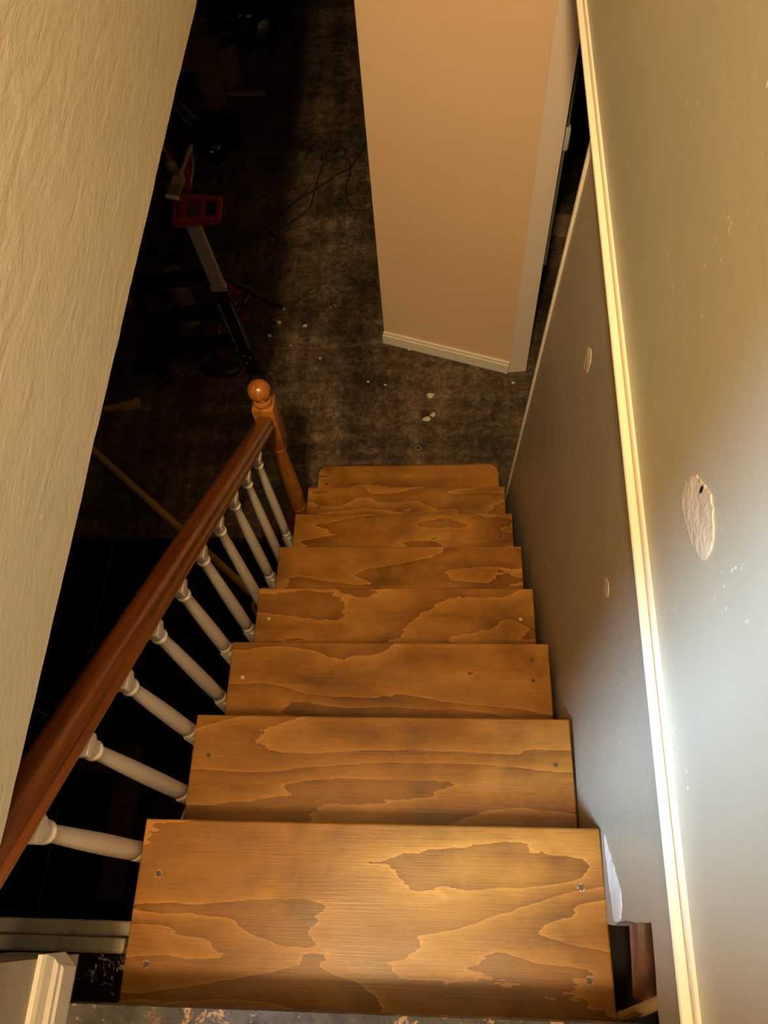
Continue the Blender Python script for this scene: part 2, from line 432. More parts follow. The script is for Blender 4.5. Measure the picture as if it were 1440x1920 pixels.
# white band: thin ledge, dark groove, slim bead against the upper wall
def yz(pts, y_a=2.85, y_b=-2.3):
    bm = BM(); a = [bm.verts.new(P(y_a, z, d)) for d, z in pts]; b = [bm.verts.new(P(y_b, z, d)) for d, z in pts]; n = len(pts)
    bm.faces.new(a); bm.faces.new(b[::-1])
    for i in range(n): bm.faces.new((a[i], a[(i + 1) % n], b[(i + 1) % n], b[i]))
    return bm
tr = struct(obj('trim_1', yz([(-.0150, TZ + .049), (-.0165, TZ + .052), (-.0150, TZ + .055), (-.0050, TZ + .055), (-.0046, TZ + .050), (.004, TZ + .050), (.004, TZ + .044)]), M_white), 'long white painted ledge board along the right wall')
obj('bead', yz([(-.0030, TZ + .050), (-.0030, TZ + .062), (-.0018, TZ + .065), (.004, TZ + .065), (.004, TZ + .050)]), M_white, tr)

# wall cavity behind the hole
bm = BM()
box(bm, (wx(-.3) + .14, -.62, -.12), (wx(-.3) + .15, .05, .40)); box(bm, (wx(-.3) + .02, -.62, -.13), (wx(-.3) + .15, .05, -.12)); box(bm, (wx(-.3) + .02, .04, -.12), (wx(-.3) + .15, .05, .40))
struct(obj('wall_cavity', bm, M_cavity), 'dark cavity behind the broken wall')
def cav(px, py, d): return atx(px, py, wx(-.25) + d)
bm = BM(); tube(bm, [cav(1205, 1715, .045), cav(1208, 1760, .045), cav(1214, 1868, .045)], .022, 20)
M_gloss_brown = grainwood('glossy_brown_pipe', (.20, .085, .04), (.12, .05, .025), .15, (30, 30, 4), .8)
tag(obj('drain_pipe', bm, M_gloss_brown, smooth=True), 'glossy brown pipe inside the hole in the right wall', 'pipe')
bm = BM(); tube(bm, [cav(1190, 1722, .035), cav(1193, 1770, .035), cav(1200, 1864, .035)], .0055, 12)
tag(obj('pipe_highlight', bm, M_lightwood, smooth=True), 'thin tan rod as the highlight along the glossy brown pipe in the wall hole', 'rod')  # highlight of the pipe, modelled as a pale rod
bm = BM(); beam(bm, cav(1176, 1715, .075), cav(1196, 1905, .075), .05, .03, (1, 0, 0), .003)
tag(obj('brick_strip', bm, mat('brick_red', (.17, .06, .05), .7)), 'dull red masonry strip deep inside the wall hole', 'brick')
bm = BM()
for k in range(26):
    c = cav(1168 + random.random() * 75, 1815 + random.random() * 110, .10 + random.random() * .015); r_ = .012 + random.random() * .012
    bmesh.ops.create_icosphere(bm, subdivisions=1, radius=r_, matrix=Matrix.Translation(c) @ Matrix.Rotation(random.random() * 3, 4, 'X') @ Matrix.Diagonal((1, 1.3, .6, 1)))
tag(obj('rubble', bm, M_rubble), 'grey green and red rubble at the bottom of the wall hole', 'rubble', kind='stuff')
bm = BM(); tube(bm, [cav(1150, 1912, .012), cav(1180, 1903, .012), cav(1240, 1878, .014)], [.009, .0085, .008], 10)
tag(obj('lath_stick', bm, M_lightwood), 'rough tan stick crossing the foot of the wall hole', 'stick')

# tan wall by the foot of the stairs, its casing and baseboard
A = Vector((-.138, 2.52, FZ)); B = Vector((.493, 2.309, FZ)); C = Vector((.580, 2.312, FZ))
H = Vector((0, 0, .50 - FZ))
nrm = Vector((B.y - A.y, -(B.x - A.x), 0)).normalized()
if nrm.y > 0: nrm = -nrm
bm = BM(); prism(bm, [A, B, B - nrm * .12, A - nrm * .12], H)
wt = struct(obj('wall_tan', bm, M_tan), 'tan painted wall end facing the stairs')
bm = BM(); prism(bm, [B + Vector((0, -.004, 0)), C, C + Vector((.01, .13, 0)), B - nrm * .12], H)
tc = struct(obj('trim_2', bm, M_pinkw), 'pale pinkish door casing on the right edge of the tan wall')
bm = BM(); d = (B - A).normalized()
prism(bm, [A + nrm * .014 - d * .006, B + nrm * .014, B - nrm * .001, A - nrm * .02 - d * .006], (0, 0, .060))
bb = struct(obj('baseboard_tan', bm, M_white_cool), 'white moulded baseboard at the foot of the tan wall')
bm = BM(); prism(bm, [A + nrm * .009 - d * .003 + Vector((0, 0, .060)), B + nrm * .009 + Vector((0, 0, .060)), B + Vector((0, 0, .060)), A - d * .003 + Vector((0, 0, .060))], (0, 0, .018)); obj('cap', bm, M_white, bb)
# things just behind the casing
E0 = C + Vector((.012, .10, 0))
M_gstrip = mat('grey_strip', (.20, .18, .15), .5)
bm = BM(); box(bm, E0 + Vector((-.03, 0, .62)), E0 + Vector((.020, .02, 1.60)), .003)
struct(obj('trim_3', bm, M_gstrip), 'narrow grey edge behind the doorway casing')
for zz, hh, lb in ((1.62, .16, 'upper white rounded holder peeking out behind the pale casing'), (1.20, .10, 'lower white rounded holder peeking out behind the pale casing')):
    bm = BM(); box(bm, E0 + Vector((-.02, -.01, zz)), E0 + Vector((.030, .03, zz + hh)), .012)
    tag(obj('plastic_holder', bm, mat('white_plastic', (.75, .72, .70), .3), smooth=True), lb, 'holder', 'holders behind the casing')
# passage: threshold strip and pale board on the floor
bm = BM(); beam(bm, fl(1005, 440, .008), fl(1085, 478, .008), .035, .014, bev=.003)
tag(obj('threshold_strip', bm, grainwood('threshold_wood', (.16, .10, .05), (.10, .06, .03), .5)), 'narrow wooden threshold strip in the gap right of the casing', 'threshold')
bm = BM(); beam(bm, fl(1030, 418, .006), fl(1100, 430, .006), .17, .010, bev=.002)
tag(obj('floor_board', bm, grainwood('bare_board', (.40, .28, .16), (.24, .16, .09), .6, (4, 40, 40), 0)), 'bare pale board on the floor right of the tan wall casing', 'board')

# landing
bm = BM(); prism(bm, [(-.395, -2.3, LZ - .03), (wx(-2.3) - .002, -2.3, LZ - .03), (wx(-.262) - .002, -.262, LZ - .03), (-.395, -.262, LZ - .03)], (0, 0, .03))
box(bm, (-.395, -.32, -.03), (.388, -.30, LZ - .03))
struct(obj('floor_landing', bm, M_peel), 'landing floor edge in worn peeling dark paint')
# landing baseboard with moulded cap
bm = BM(); by0, by1 = -2.3, -.200
prof = [(-.41, LZ), (-.391, LZ), (-.391, LZ + .040), (-.394, LZ + .044), (-.394, LZ + .052), (-.399, LZ + .058), (-.402, LZ + .075), (-.405, LZ + .082), (-.41, LZ + .085)]
prism(bm, [(x, by0, z) for x, z in prof], (0, by1 - by0, 0))
for v in bm.verts:
    if v.co.y > by1 - .01: v.co.y -= max(0, (v.co.x + .402)) * 1.6
struct(obj('baseboard_left', bm, M_white_cool), 'white moulded baseboard ending beside the landing')
# old black stair stub and the ledge trim
bm = BM(); box(bm, (-.56, -.32, -.06), (-.402, -.197, -.012), .003)
struct(obj('floor_old_step', bm, M_oldblack), 'old glossy black step end with pale scrapes')
def ledge(z0, z1, y0, y1):
    bm = BM(); box(bm, (-1.0, y0, z0), (-.404, y1, z1), .005); return bm
l1 = struct(obj('trim_4', ledge(-.035, .0, -.212, -.188), M_greige), 'grimy grey painted ledge under the landing wall')
obj('lower_lip', ledge(-.06, -.025, -.188, -.163), M_greige, l1)
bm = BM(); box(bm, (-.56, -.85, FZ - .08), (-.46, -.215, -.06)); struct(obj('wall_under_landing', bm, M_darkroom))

# ---------------------------------------------------------------- staircase
st = thing('staircase', 'stained pine staircase of eight treads going down to the dark floor', 'staircase', (0, 0, 0))
screws = {0: [(297, 1638), (1090, 1664), (273, 1808), (1105, 1839)], 1: [(391, 1416), (1042, 1434)], 2: [(455, 1270), (997, 1237), (1000, 1276)],
          3: [(504, 1160), (976, 1161)], 5: [(938, 1006)], 6: [(597, 951), (930, 949)], 7: [(612, 908)]}
TT = .030
for i in range(8):
    z = -i * RISE; y1 = i * RUN; y0 = y1 - .29
    bm = BM()
    if i < 7:
        box(bm, (-HW, y0, z - TT), (HW, y1, z))
    else:
        r_ = .045; pts = [(-HW, y0, z - TT)]
        for k in range(7):
            a = math.pi - k / 6 * math.pi / 2; pts.append((-HW + r_ + r_ * math.cos(a), y1 - r_ + r_ * math.sin(a), z - TT))
        for k in range(7):
            a = math.pi / 2 - k / 6 * math.pi / 2; pts.append((HW - r_ + r_ * math.cos(a), y1 - r_ + r_ * math.sin(a), z - TT))
        pts.append((HW, y0, z - TT)); prism(bm, pts, (0, 0, TT))
    es = [e for e in bm.edges if all(v.co.z > z - 1e-4 for v in e.verts)]
    bmesh.ops.bevel(bm, geom=es, offset=.0035, segments=3, profile=.5, affect='EDGES')
    t = obj('stair_tread', bm, M_tread, st, loc=(0, y1 - .12, z))
    if i == 7: t['label'] = 'lowest tread with rounded corners'
    for (px, py) in screws.get(i, []):
        p = at(px, py, z); bm = BM()
        bmesh.ops.create_cone(bm, cap_ends=True, segments=16, radius1=.0048, radius2=.0044, depth=.0012, matrix=Matrix.Translation(p + Vector((0, 0, .0003))))
        s_ = obj('screw_head', bm, M_putty if (px, py) in ((504, 1160), (455, 1270), (976, 1161)) else M_screw, t)
        if (px, py) in ((297, 1638), (1090, 1664), (273, 1808), (1105, 1839)):
            bm = BM()
            for k in range(12):
                a = random.random() * 6.28; q = p + Vector((math.cos(a), math.sin(a), 0)) * (.0050 + .0012 * random.random())
                bmesh.ops.create_icosphere(bm, subdivisions=1, radius=.0008 + .0006 * random.random(), matrix=Matrix.Translation(q))
            o = obj('splinter', bm, M_putty, t); o['kind'] = 'stuff'
    bm = BM(); box(bm, (-HW, y1 - .040, z - RISE + .002), (HW, y1 - .025, z - TT)); obj('riser', bm, M_treadside, st, loc=(0, y1, z))
# open side stringer (white) and wall side stringer
bm = BM(); k_ = RISE / RUN
prism(bm, [(-.432, -.19, -.274 + k_ * .19), (-.432, 1.52, -.274 - k_ * 1.52), (-.432, 1.52, FZ), (-.432, 1.42, FZ), (-.432, -.19, -.60 + k_ * .19)], (.028, 0, 0))
obj('stringer', bm, M_balus, st)['label'] = 'white painted open side stringer'
bm = BM(); prism(bm, [(.385, -.2, -.08), (.385, 1.60, -.08 - k_ * 1.80), (.385, 1.60, FZ), (.385, 1.3, FZ), (.385, -.2, -.4)], (.010, 0, 0))
obj('stringer', bm, M_treadside, st)

# ---------------------------------------------------------------- railing
rl = thing('stair_railing', 'brown handrail on ten white balusters with an orange ball topped newel', 'railing', (-.42, 0, -.2))
def rx(y): return -.428 - .018 * y
RZ0, RZK = .425, .828
def rtop(y): return RZ0 - RZK * y
# handrail profile (s across, t up), top at t=0
half = [(0, 0), (.010, -.0006), (.019, -.004), (.0255, -.010), (.0285, -.017), (.0275, -.022), (.0235, -.025), (.0235, -.029), (.029, -.033), (.0315, -.040), (.030, -.047), (.022, -.052), (.016, -.060)]
prof = [(-a, b) for a, b in half[::-1]] + half[1:]
y0, y1 = -.15, 1.327
A0 = Vector((rx(y0), y0, rtop(y0))); A1 = Vector((rx(y1), y1, rtop(y1)))
tdir = (A1 - A0).normalized(); sdir = tdir.cross(Vector((0, 0, 1))).normalized(); udir = sdir.cross(tdir)
bm = BM(); L = (A1 - A0).length
ra = [bm.verts.new(Vector((0, a, b))) for a, b in prof]; rb = [bm.verts.new(Vector((L, a, b))) for a, b in prof]
for i in range(len(prof)):
    j = (i + 1) % len(prof); bm.faces.new((ra[i], ra[j], rb[j], rb[i]))
bm.faces.new(ra[::-1]); bm.faces.new(rb)
hr = obj('handrail', bm, M_rail, rl, smooth=True)
hr.matrix_local = Matrix.Translation(A0 - Vector((-.42, 0, -.2))) @ Matrix((tdir, sdir, udir)).transposed().to_4x4()
hr['label'] = 'dark reddish brown varnished handrail'
# balusters
NB = 10
def baluster_mesh(ztop, zring, zfoot, zbot):
    bm = BM(); seg = 32; c = Vector((0, 0, 0)); rings = []
    def ring(z, r, sq):
        out = []
        for k in range(seg):
            a = 2 * math.pi * (k + .5) / seg; ca, sa = math.cos(a), math.sin(a)
            rs = r / max(abs(ca), abs(sa)); rc = r
            rr = rs * sq + rc * (1 - sq)
            out.append(bm.verts.new((ca * rr, sa * rr, z)))
        rings.append(out)
    ring(ztop, .0190, 1); ring(zring + .044, .0190, 1)
    for q in (.2, .4, .6, .8): ring(zring + .044 - .032 * q, .0190 - .0052 * q, 1 - q)
    ring(zring + .012, .0136, 0); ring(zring + .0085, .0125, 0)
    for k in range(7):
        a = math.pi / 2 - k / 6 * math.pi; ring(zring + .0055 * math.sin(a) + .002, .0125 + .0042 * math.cos(a), 0)
    ring(zring - .006, .0118, 0)
    n = 8
    for k in range(1, n + 1):
        q = k / n; ring(zring - .006 + (zfoot + .03 - zring + .006) * q, .0118 + .0050 * math.sin(q * math.pi * .55), 0)
    for dz, r in ((.022, .0135), (.018, .0125), (.014, .0165), (.008, .0175), (.002, .0165), (-.002, .013), (-.008, .0155)): ring(zfoot + dz, r, 0)
    ring(zfoot - .012, .0160, 1); ring(zbot, .0160, 1)
    for A_, B_ in zip(rings, rings[1:]):
        for k in range(seg): bm.faces.new((A_[k], A_[(k + 1) % seg], B_[(k + 1) % seg], B_[k]))
    bm.faces.new(rings[0]); bm.faces.new(rings[-1][::-1]); return bm
for k in range(NB):
    y = -.052 + .1285 * k; x = -.4185 - .016 * y * (y > 0)
    step = max(0, math.ceil((y + .001) / RUN)); zt = -step * RISE
    top = rtop(y) - .060
    bm = baluster_mesh(top - .010, top - .072, zt - .034, -.274 - k_ * y - .005)
    obj('baluster', bm, M_balus, rl, loc=None, smooth=True).location = Vector((x, y, 0)) - Vector((-.42, 0, -.2))
# newel post
NX, NY = -.452, 1.362
bm = BM()
hb = .0365
box(bm, (NX - hb, NY - hb, -.880), (NX + hb, NY + hb, -.645), .004)
lathe(bm, (NX, NY, 0), [(.020, -.860), (.034, -.880), (.0355, -.888), (.034, -.896), (.028, -.900), (.027, -.905), (.031, -.911), (.033, -.919), (.031, -.927), (.026, -.932), (.0255, -.945), (.027, -1.02), (.0300, -1.12), (.0335, -1.25), (.0355, -1.345), (.0355, -1.355), (.031, -1.358), (.031, -1.364), (.036, -1.370), (.037, -1.378), (.036, -1.386), (.033, -1.390), (.0345, -1.40), (.036, -1.425), (.033, -1.445), (.028, -1.46), (.028, -1.47)], 36)
box(bm, (NX - hb, NY - hb, FZ + .002), (NX + hb, NY + hb, -1.455), .003)
nw = obj('newel_post', bm, M_newel, rl, loc=(NX, NY, -.7), smooth=True); nw['label'] = 'orange stained turned newel post'
bm = BM(); zc = -.578; R = .0385
pr = [(.0005, zc + R)] + [(R * math.sin(a), zc + R * math.cos(a)) for a in [math.pi * k / 22 for k in range(1, 19)]]
pr += [(.019, zc - .0375), (.020, zc - .041), (.030, zc - .045), (.033, zc - .051), (.0335, zc - .058), (.031, zc - .063), (.031, zc - .068)]
lathe(bm, (NX, NY, 0), pr, 36); obj('finial', bm, M_newel, nw, loc=(NX, NY, zc), smooth=True)

# ---------------------------------------------------------------- things on the lower floor
def cord(name, pxs, label, r=.0045, h=.006):
    bm = BM(); tube(bm, catmull([fl(x, y, h) for x, y in pxs], 5), r, 8)
    return tag(obj(name, bm, M_cord, smooth=True), label, 'cord')
cord('extension_cord', [(700, 225), (692, 250), (682, 278), (672, 294), (655, 316), (636, 325), (612, 342), (587, 358), (561, 372), (532, 398), (500, 425), (452, 448)], 'dark cord running straight from the tan wall across the floor')
cord('power_cord', [(712, 370), (698, 387), (681, 396), (662, 391), (651, 375), (649, 351), (655, 332), (657, 312), (650, 298), (630, 297), (612, 303), (614, 285), (628, 273), (645, 279), (646, 292), (625, 299), (608, 308), (597, 332), (590, 357), (582, 387), (563, 405), (542, 420), (513, 434), (476, 450), (452, 456), (414, 458), (392, 470)], 'thin dark cord lying in loops beside the tan wall', .0038)

# plaster chips
CHIPS = [(524, 605, 9, 'pale drop shaped plaster chip right of the black ladder rail'), (572, 611, 8, 'flat pale plaster chip level with the drop shaped one, nearer the tan wall'),
 (506, 630, 7, 'tan plaster chip just above the newel ball'), (512, 450, 5, 'tiny pale chip beside the looping dark cord'), (533, 580, 5, 'tiny chip at the tip of the ladder rear leg'),
 (545, 648, 4, 'tiny chip midway between the newel ball and the tan wall'), (600, 672, 5, 'small pale chip left of the tan wall baseboard corner'), (690, 716, 6, 'small chip on the floor in front of the left end of the baseboard'),
 (722, 722, 5, 'small chip just right of the one in front of the left baseboard end'), (808, 742, 9, 'largest tan plaster chip in front of the middle of the baseboard'), (800, 786, 8, 'long tan chip of the pair nearest the knot hole'),
 (812, 778, 7, 'upper tan chip of the pair nearest the knot hole'), (962, 718, 6, 'pale chip below the foot of the pinkish casing'), (768, 655, 7, 'pale flake lying against the tan wall baseboard')]
for i, (px, py, s_, lb) in enumerate(CHIPS):
    bm = BM(); c = fl(px, py, .0015); r_ = s_ / 1454 * 3.0 * (.7 if i not in (9, 10, 11) else 1.05); n_ = 9
    pts = [c + Vector((r_ * (.6 + .7 * random.random()) * math.cos(2 * math.pi * k / n_ + i), r_ * (.6 + .5 * random.random()) * math.sin(2 * math.pi * k / n_ + i), 0)) for k in range(n_)]
    prism(bm, pts, (0, 0, .003))
    tag(obj('plaster_chip', bm, M_putty if i < 9 else M_spackle), lb, 'plaster chip', 'plaster chips on the floor')
bm = BM(); lathe(bm, fl(784, 840, 0), [(.0005, .0030), (.009, .0030), (.010, .001)], 14)
bm2 = BM(); lathe(bm2, fl(784, 840, 0), [(.0005, .0018), (.0135, .0018), (.0145, .001)], 14)
kh = struct(obj('trim_knot_hole', bm, M_cord), 'dark knot hole in the floor near the lowest tread'); obj('worn_rim', bm2, M_card, kh)

# step ladder
lad = thing('step_ladder', 'folding step ladder with a red top tray standing behind the newel', 'ladder', fl(478, 690))
FR = fl(478, 700, .012); TR = at(360, 415, FZ + 1.02); RR = fl(524, 575, .012)
FLf = FR + Vector((-.44, -.05, 0)); TL = TR + Vector((-.32, -.03, 0)); RL = RR + Vector((-.50, .0, 0))
J = at(394, 515, 0); # joint direction on the rail
def lerp(a, b, t): return a + (b - a) * t
tj = .34
bm = BM(); beam(bm, TR, lerp(TR, FR, tj), .062, .026, (0, -1, .3), .006); o = obj('side_rail', bm, M_alu, lad); o['label'] = 'pale grey upper rail'
bm = BM(); beam(bm, lerp(TR, FR, tj + .045), FR, .066, .03, (0, -1, .3), .004)
obj('side_rail', bm, M_blackplastic, lad)['label'] = 'black lower rail'
bm = BM(); beam(bm, lerp(TR, FR, tj), lerp(TR, FR, tj + .045), .066, .034, (0, -1, .3), .004); obj('hinge_collar', bm, M_alu, lad)
sd = (FR - TR).normalized().cross(Vector((0, -1, .3))).normalized()
for s_ in (-1, 1):
    bm = BM(); beam(bm, lerp(TR, FR, tj + .12) + sd * .030 * s_ + Vector((0, -.018, .006)), lerp(TR, FR, .80) + sd * .030 * s_ + Vector((0, -.018, .006)), .004, .004); obj('rail_edge', bm, M_alu, lad)
for q_, s_ in ((.86, -.6), (.90, .6), (.84, .5)):
    bm = BM(); bmesh.ops.create_icosphere(bm, subdivisions=2, radius=.0055, matrix=Matrix.Translation(lerp(TR, FR, q_) + sd * .024 * s_ + Vector((0, -.017, .006)))); obj('rivet', bm, M_alu, lad)
bm = BM(); beam(bm, TL, FLf, .055, .026, (0, -1, .3), .004); obj('side_rail', bm, M_blackplastic, lad)
hinge = lerp(TR, FR, .32)
for a_, b_ in ((hinge + Vector((.01, .03, 0)), RR), (lerp(TL, FLf, .32), RL)):
    bm = BM(); beam(bm, a_, b_, .030, .022, (0, 1, .3), .003); lg = obj('rear_leg', bm, M_blackplastic, lad)
    if b_ is RR:
        for k in range(6):
            bm = BM(); bmesh.ops.create_icosphere(bm, subdivisions=1, radius=.0035, matrix=Matrix.Translation(lerp(a_, b_, .45 + .085 * k) + Vector((0, -.012, .012)))); obj('leg_rivet', bm, M_alu, lg)
for q_ in (.30, .52, .74):
    bm = BM(); beam(bm, lerp(TL, FLf, q_) + Vector((.02, 0, 0)), lerp(TR, FR, q_) - Vector((.03, 0, 0)), .085, .022, (0, 0, 1), .004); obj('step', bm, M_blackplastic, lad)
for (a_, b_) in (((437, 577), (445, 566)), ((441, 588), (450, 577)), ((458, 567), (473, 548))):
    bm = BM(); tube(bm, [at(*a_, FZ + .33), at(*b_, FZ + .33)], .0022, 6); obj('spreader_wire', bm, M_alu, lad)
bm = BM(); beam(bm, at(420, 531, FZ + .40), at(438, 535, FZ + .40), .035, .02, bev=.006); beam(bm, at(424, 543, FZ + .38), at(450, 549, FZ + .38), .028, .02, bev=.008); obj('rear_bracket', bm, M_red, lad)
bm = BM(); beam(bm, at(445, 598, FZ + .12), at(466, 594, FZ + .12), .045, .03, bev=.006); obj('rear_bracket', bm, M_redd, lad)
# red cap / tray on top
zc_ = FZ + 1.04
c1 = at(336, 420, zc_); c2 = at(413, 412, zc_); c3 = at(417, 370, zc_); c4 = at(338, 366, zc_)
def quad_rect(bm, a, b, c, d, h0, h1, bev=.006):
    vs1 = [bm.verts.new(p + Vector((0, 0, h0))) for p in (a, b, c, d)]; vs2 = [bm.verts.new(p + Vector((0, 0, h1))) for p in (a, b, c, d)]
    fs = [bm.faces.new(vs1[::-1]), bm.faces.new(vs2)]
    for i in range(4): fs.append(bm.faces.new((vs1[i], vs1[(i + 1) % 4], vs2[(i + 1) % 4], vs2[i])))
    if bev: bmesh.ops.bevel(bm, geom=list({e for f in fs for e in f.edges}), offset=bev, segments=2, profile=.5, affect='EDGES')
bm = BM()
U = lambda s, t: lerp(lerp(c1, c2, s), lerp(c4, c3, s), t)
quad_rect(bm, U(-.15, 0), U(1, 0), U(1, 1), U(-.15, 1), -.022, -.010)
for s0, s1, t0, t1 in ((-.15, 1, 0, .12), (-.15, 1, .88, 1), (.90, 1, 0, 1), (.52, .60, .05, .95), (.0, .08, .05, .95), (-.15, -.08, 0, 1)):
    quad_rect(bm, U(s0, t0), U(s1, t0), U(s1, t1), U(s0, t1), -.014, .012, .004)
obj('top_tray', bm, M_red, lad)['label'] = 'red moulded plastic tray'
bm = BM(); quad_rect(bm, U(.62, .16), U(.88, .16), U(.88, .84), U(.62, .84), -.012, -.004, .003); obj('tray_mat', bm, M_blackplastic, lad)
bm = BM(); quad_rect(bm, U(.16, .20), U(.46, .20), U(.46, .80), U(.16, .80), -.012, -.005, .003); obj('sticker', bm, M_darkwood, lad)

# paint brushes on the ladder top
def brush(tip, heel, wdt, z0, z1, label, dirty=True):
    """tip: bristle end, heel: handle end (pixels)"""
    t_ = thing('paint_brush', label, 'paint brush', at(*tip, z0), 'paint brushes on the ladder')
    a = at(*tip, z0); b = at(*heel, z1); d_ = (b - a); L_ = d_.length; u_ = d_.normalized()
    p = lambda s: a + u_ * (L_ * s)
    bm = BM(); beam(bm, p(.0), p(.27), wdt * 1.08, .014, bev=.004); obj('bristles', bm, M_bristle, t_)
    bm = BM(); beam(bm, p(-.01), p(.05), wdt * 1.14, .018, bev=.006); obj('dried_paint', bm, M_dried, t_)
    bm = BM(); beam(bm, p(.25), p(.40), wdt * .98, .017, bev=.003); obj('ferrule', bm, M_card, t_)
    bm = BM(); pts = [p(.39), p(.45), p(.52), p(.62), p(.80), p(.93), p(1)]
    rs = [wdt * .42, wdt * .30, wdt * .16, .0075, .0085, .011, .007]
    tube(bm, pts, rs, 12)
    obj('handle', bm, grainwood('brush_handle', (.30, .20, .10), (.20, .13, .06), .5, (40, 40, 6), 0), t_, smooth=True)
brush((322, 372), (359, 272), .052, FZ + 1.10, FZ + 1.17, 'flat paint brush with dried white paint on the red ladder tray')
brush((335, 332), (298, 262), .034, FZ + 1.07, FZ + 1.13, 'older paint brush half hidden by the cream wall edge')
# red tools near the brushes
bm = BM(); beam(bm, at(357, 285, FZ + 1.08), at(352, 355, FZ + 1.07), .030, .035, bev=.010)
t_ = thing('caulk_gun', 'red caulking gun lying beside the paint brush on the ladder', 'caulking gun', at(356, 320, FZ + 1.05))
obj('barrel', bm, M_red, t_, smooth=True)
bm = BM(); tube(bm, [at(355, 278, FZ + 1.10), at(363, 310, FZ + 1.11), at(358, 345, FZ + 1.10)], .004, 8); obj('rod', bm, M_alu, t_)
t_ = thing('scraper', 'red handled scraper near the cream wall edge on the ladder', 'scraper', at(315, 300, FZ + 1.04))
bm = BM(); beam(bm, at(311, 272, FZ + 1.05), at(318, 303, FZ + 1.05), .028, .02, bev=.008); obj('handle', bm, M_red, t_, smooth=True)
bm = BM(); beam(bm, at(318, 303, FZ + 1.05), at(322, 318, FZ + 1.05), .04, .003); obj('blade', bm, M_alu, t_)
bm = BM(); beam(bm, at(308, 341, FZ + 1.03), at(314, 352, FZ + 1.03), .012, .012, bev=.004)
tag(obj('red_clip', bm, M_red), 'small bright red clip left of the paint brush bristles', 'clip')

# red tool case behind the ladder rail
t_ = thing('tool_pouch', 'dull red soft tool pouch on the floor left of the black ladder rail', 'tool pouch', fl(412, 645))
bm = BM(); bmesh.ops.create_cube(bm, size=1, matrix=Matrix.Translation(fl(412, 640, .06)) @ Matrix.Rotation(.5, 4, 'Z') @ Matrix.Diagonal((.13, .17, .11, 1)))
bmesh.ops.bevel(bm, geom=bm.edges[:], offset=.03, segments=3, profile=.5, affect='EDGES'); obj('body', bm, M_redd, t_, smooth=True)
bm = BM(); tube(bm, catmull([fl(410, 612, .12), fl(413, 630, .135), fl(420, 655, .12)], 4), .006, 8); obj('strap', bm, M_alu, t_)
bm = BM(); bmesh.ops.create_icosphere(bm, subdivisions=3, radius=1, matrix=Matrix.Translation(fl(415, 692, .03)) @ Matrix.Diagonal((.11, .05, .03, 1)))
tag(obj('black_cloth', bm, M_cord, smooth=True), 'crumpled black cloth at the foot of the red pouch', 'cloth')

# two buckets
def bucket(px, py, r0, h, label, band):
    c = fl(px, py); t_ = thing('paint_bucket', label, 'bucket', c, 'paint buckets by the far wall')
    bm = BM(); n_ = 28
    lathe(bm, c, [(r0 * 1.10, h), (r0 * 1.10, h - .012), (r0 * 1.05, h - .014), (r0 * 1.04, h * .6), (r0, .004), (r0 * .97, 0)], n_)
    bm.faces.ensure_lookup_table(); topf = max(bm.faces, key=lambda f: f.calc_center_median().z if len(f.verts) > 4 else -99)
    r = bmesh.ops.inset_region(bm, faces=[topf], thickness=.008); topf.normal_update()
    ex = bmesh.ops.extrude_face_region(bm, geom=[topf]); bmesh.ops.translate(bm, verts=[v for v in ex['geom'] if isinstance(v, bmesh.types.BMVert)], vec=(0, 0, -h * .5))
    bmesh.ops.delete(bm, geom=[topf], context='FACES')
    obj('body', bm, M_bucket, t_, smooth=True)
    bm = BM(); lathe(bm, c, [(r0 * .98, h * .52), (r0 * .98, h * .50)], 24); obj('paint', bm, M_blackplastic, t_)
    bm = BM(); pts = [c + Vector((r0 * 1.09 * math.cos(a), r0 * 1.09 * math.sin(a), h - .006)) for a in [2 * math.pi * k / 28 for k in range(29)]]; tube(bm, pts, .006, 8, False); obj('rim', bm, M_iron, t_, smooth=True)
    pts = [c + Vector((r0 * 1.12 * math.cos(a), r0 * 1.12 * math.sin(a) , h - .02 - .06 * math.sin(a))) for a in [math.pi * (1 + k / 14) for k in range(15)]]
    bm = BM(); tube(bm, [Vector((p.x, p.y, c.z + h - .02 - .07 * math.sin(math.pi * i / 14))) for i, p in enumerate(pts)], .0025, 6); obj('bail_handle', bm, M_iron, t_)
    if band: bm = BM(); lathe(bm, c, [(r0 * 1.085, h - .02), (r0 * 1.075, h - .06)], 28); obj('label_band', bm, M_redd, t_)
bucket(403, 193, .085, .30, 'nearer tan open bucket below the cardboard on the dark floor', False)
bucket(434, 153, .080, .28, 'farther tan bucket with a dark red band right of the nearer one', True)
bm = BM(); beam(bm, fl(425, 175, .01), fl(498, 175, .01), .035, .012, bev=.002)
tag(obj('stir_stick', bm, M_lightwood), 'pale wooden stick pointing right from beside the buckets', 'stick')
bm = BM(); beam(bm, at(318, 105, FZ + .38), at(410, 100, FZ + .38), .24, .012, up=(0, -.2, 1), bev=.002)
tag(obj('cardboard_sheet', bm, M_card), 'flat brown cardboard sheet resting over the nearer bucket', 'cardboard')
bm = BM(); beam(bm, fl(340, 60, .15), fl(400, 55, .15), .25, .30, bev=.01)
tag(obj('cardboard_box', bm, M_card), 'dim brown box at the far left behind the cardboard sheet', 'box')
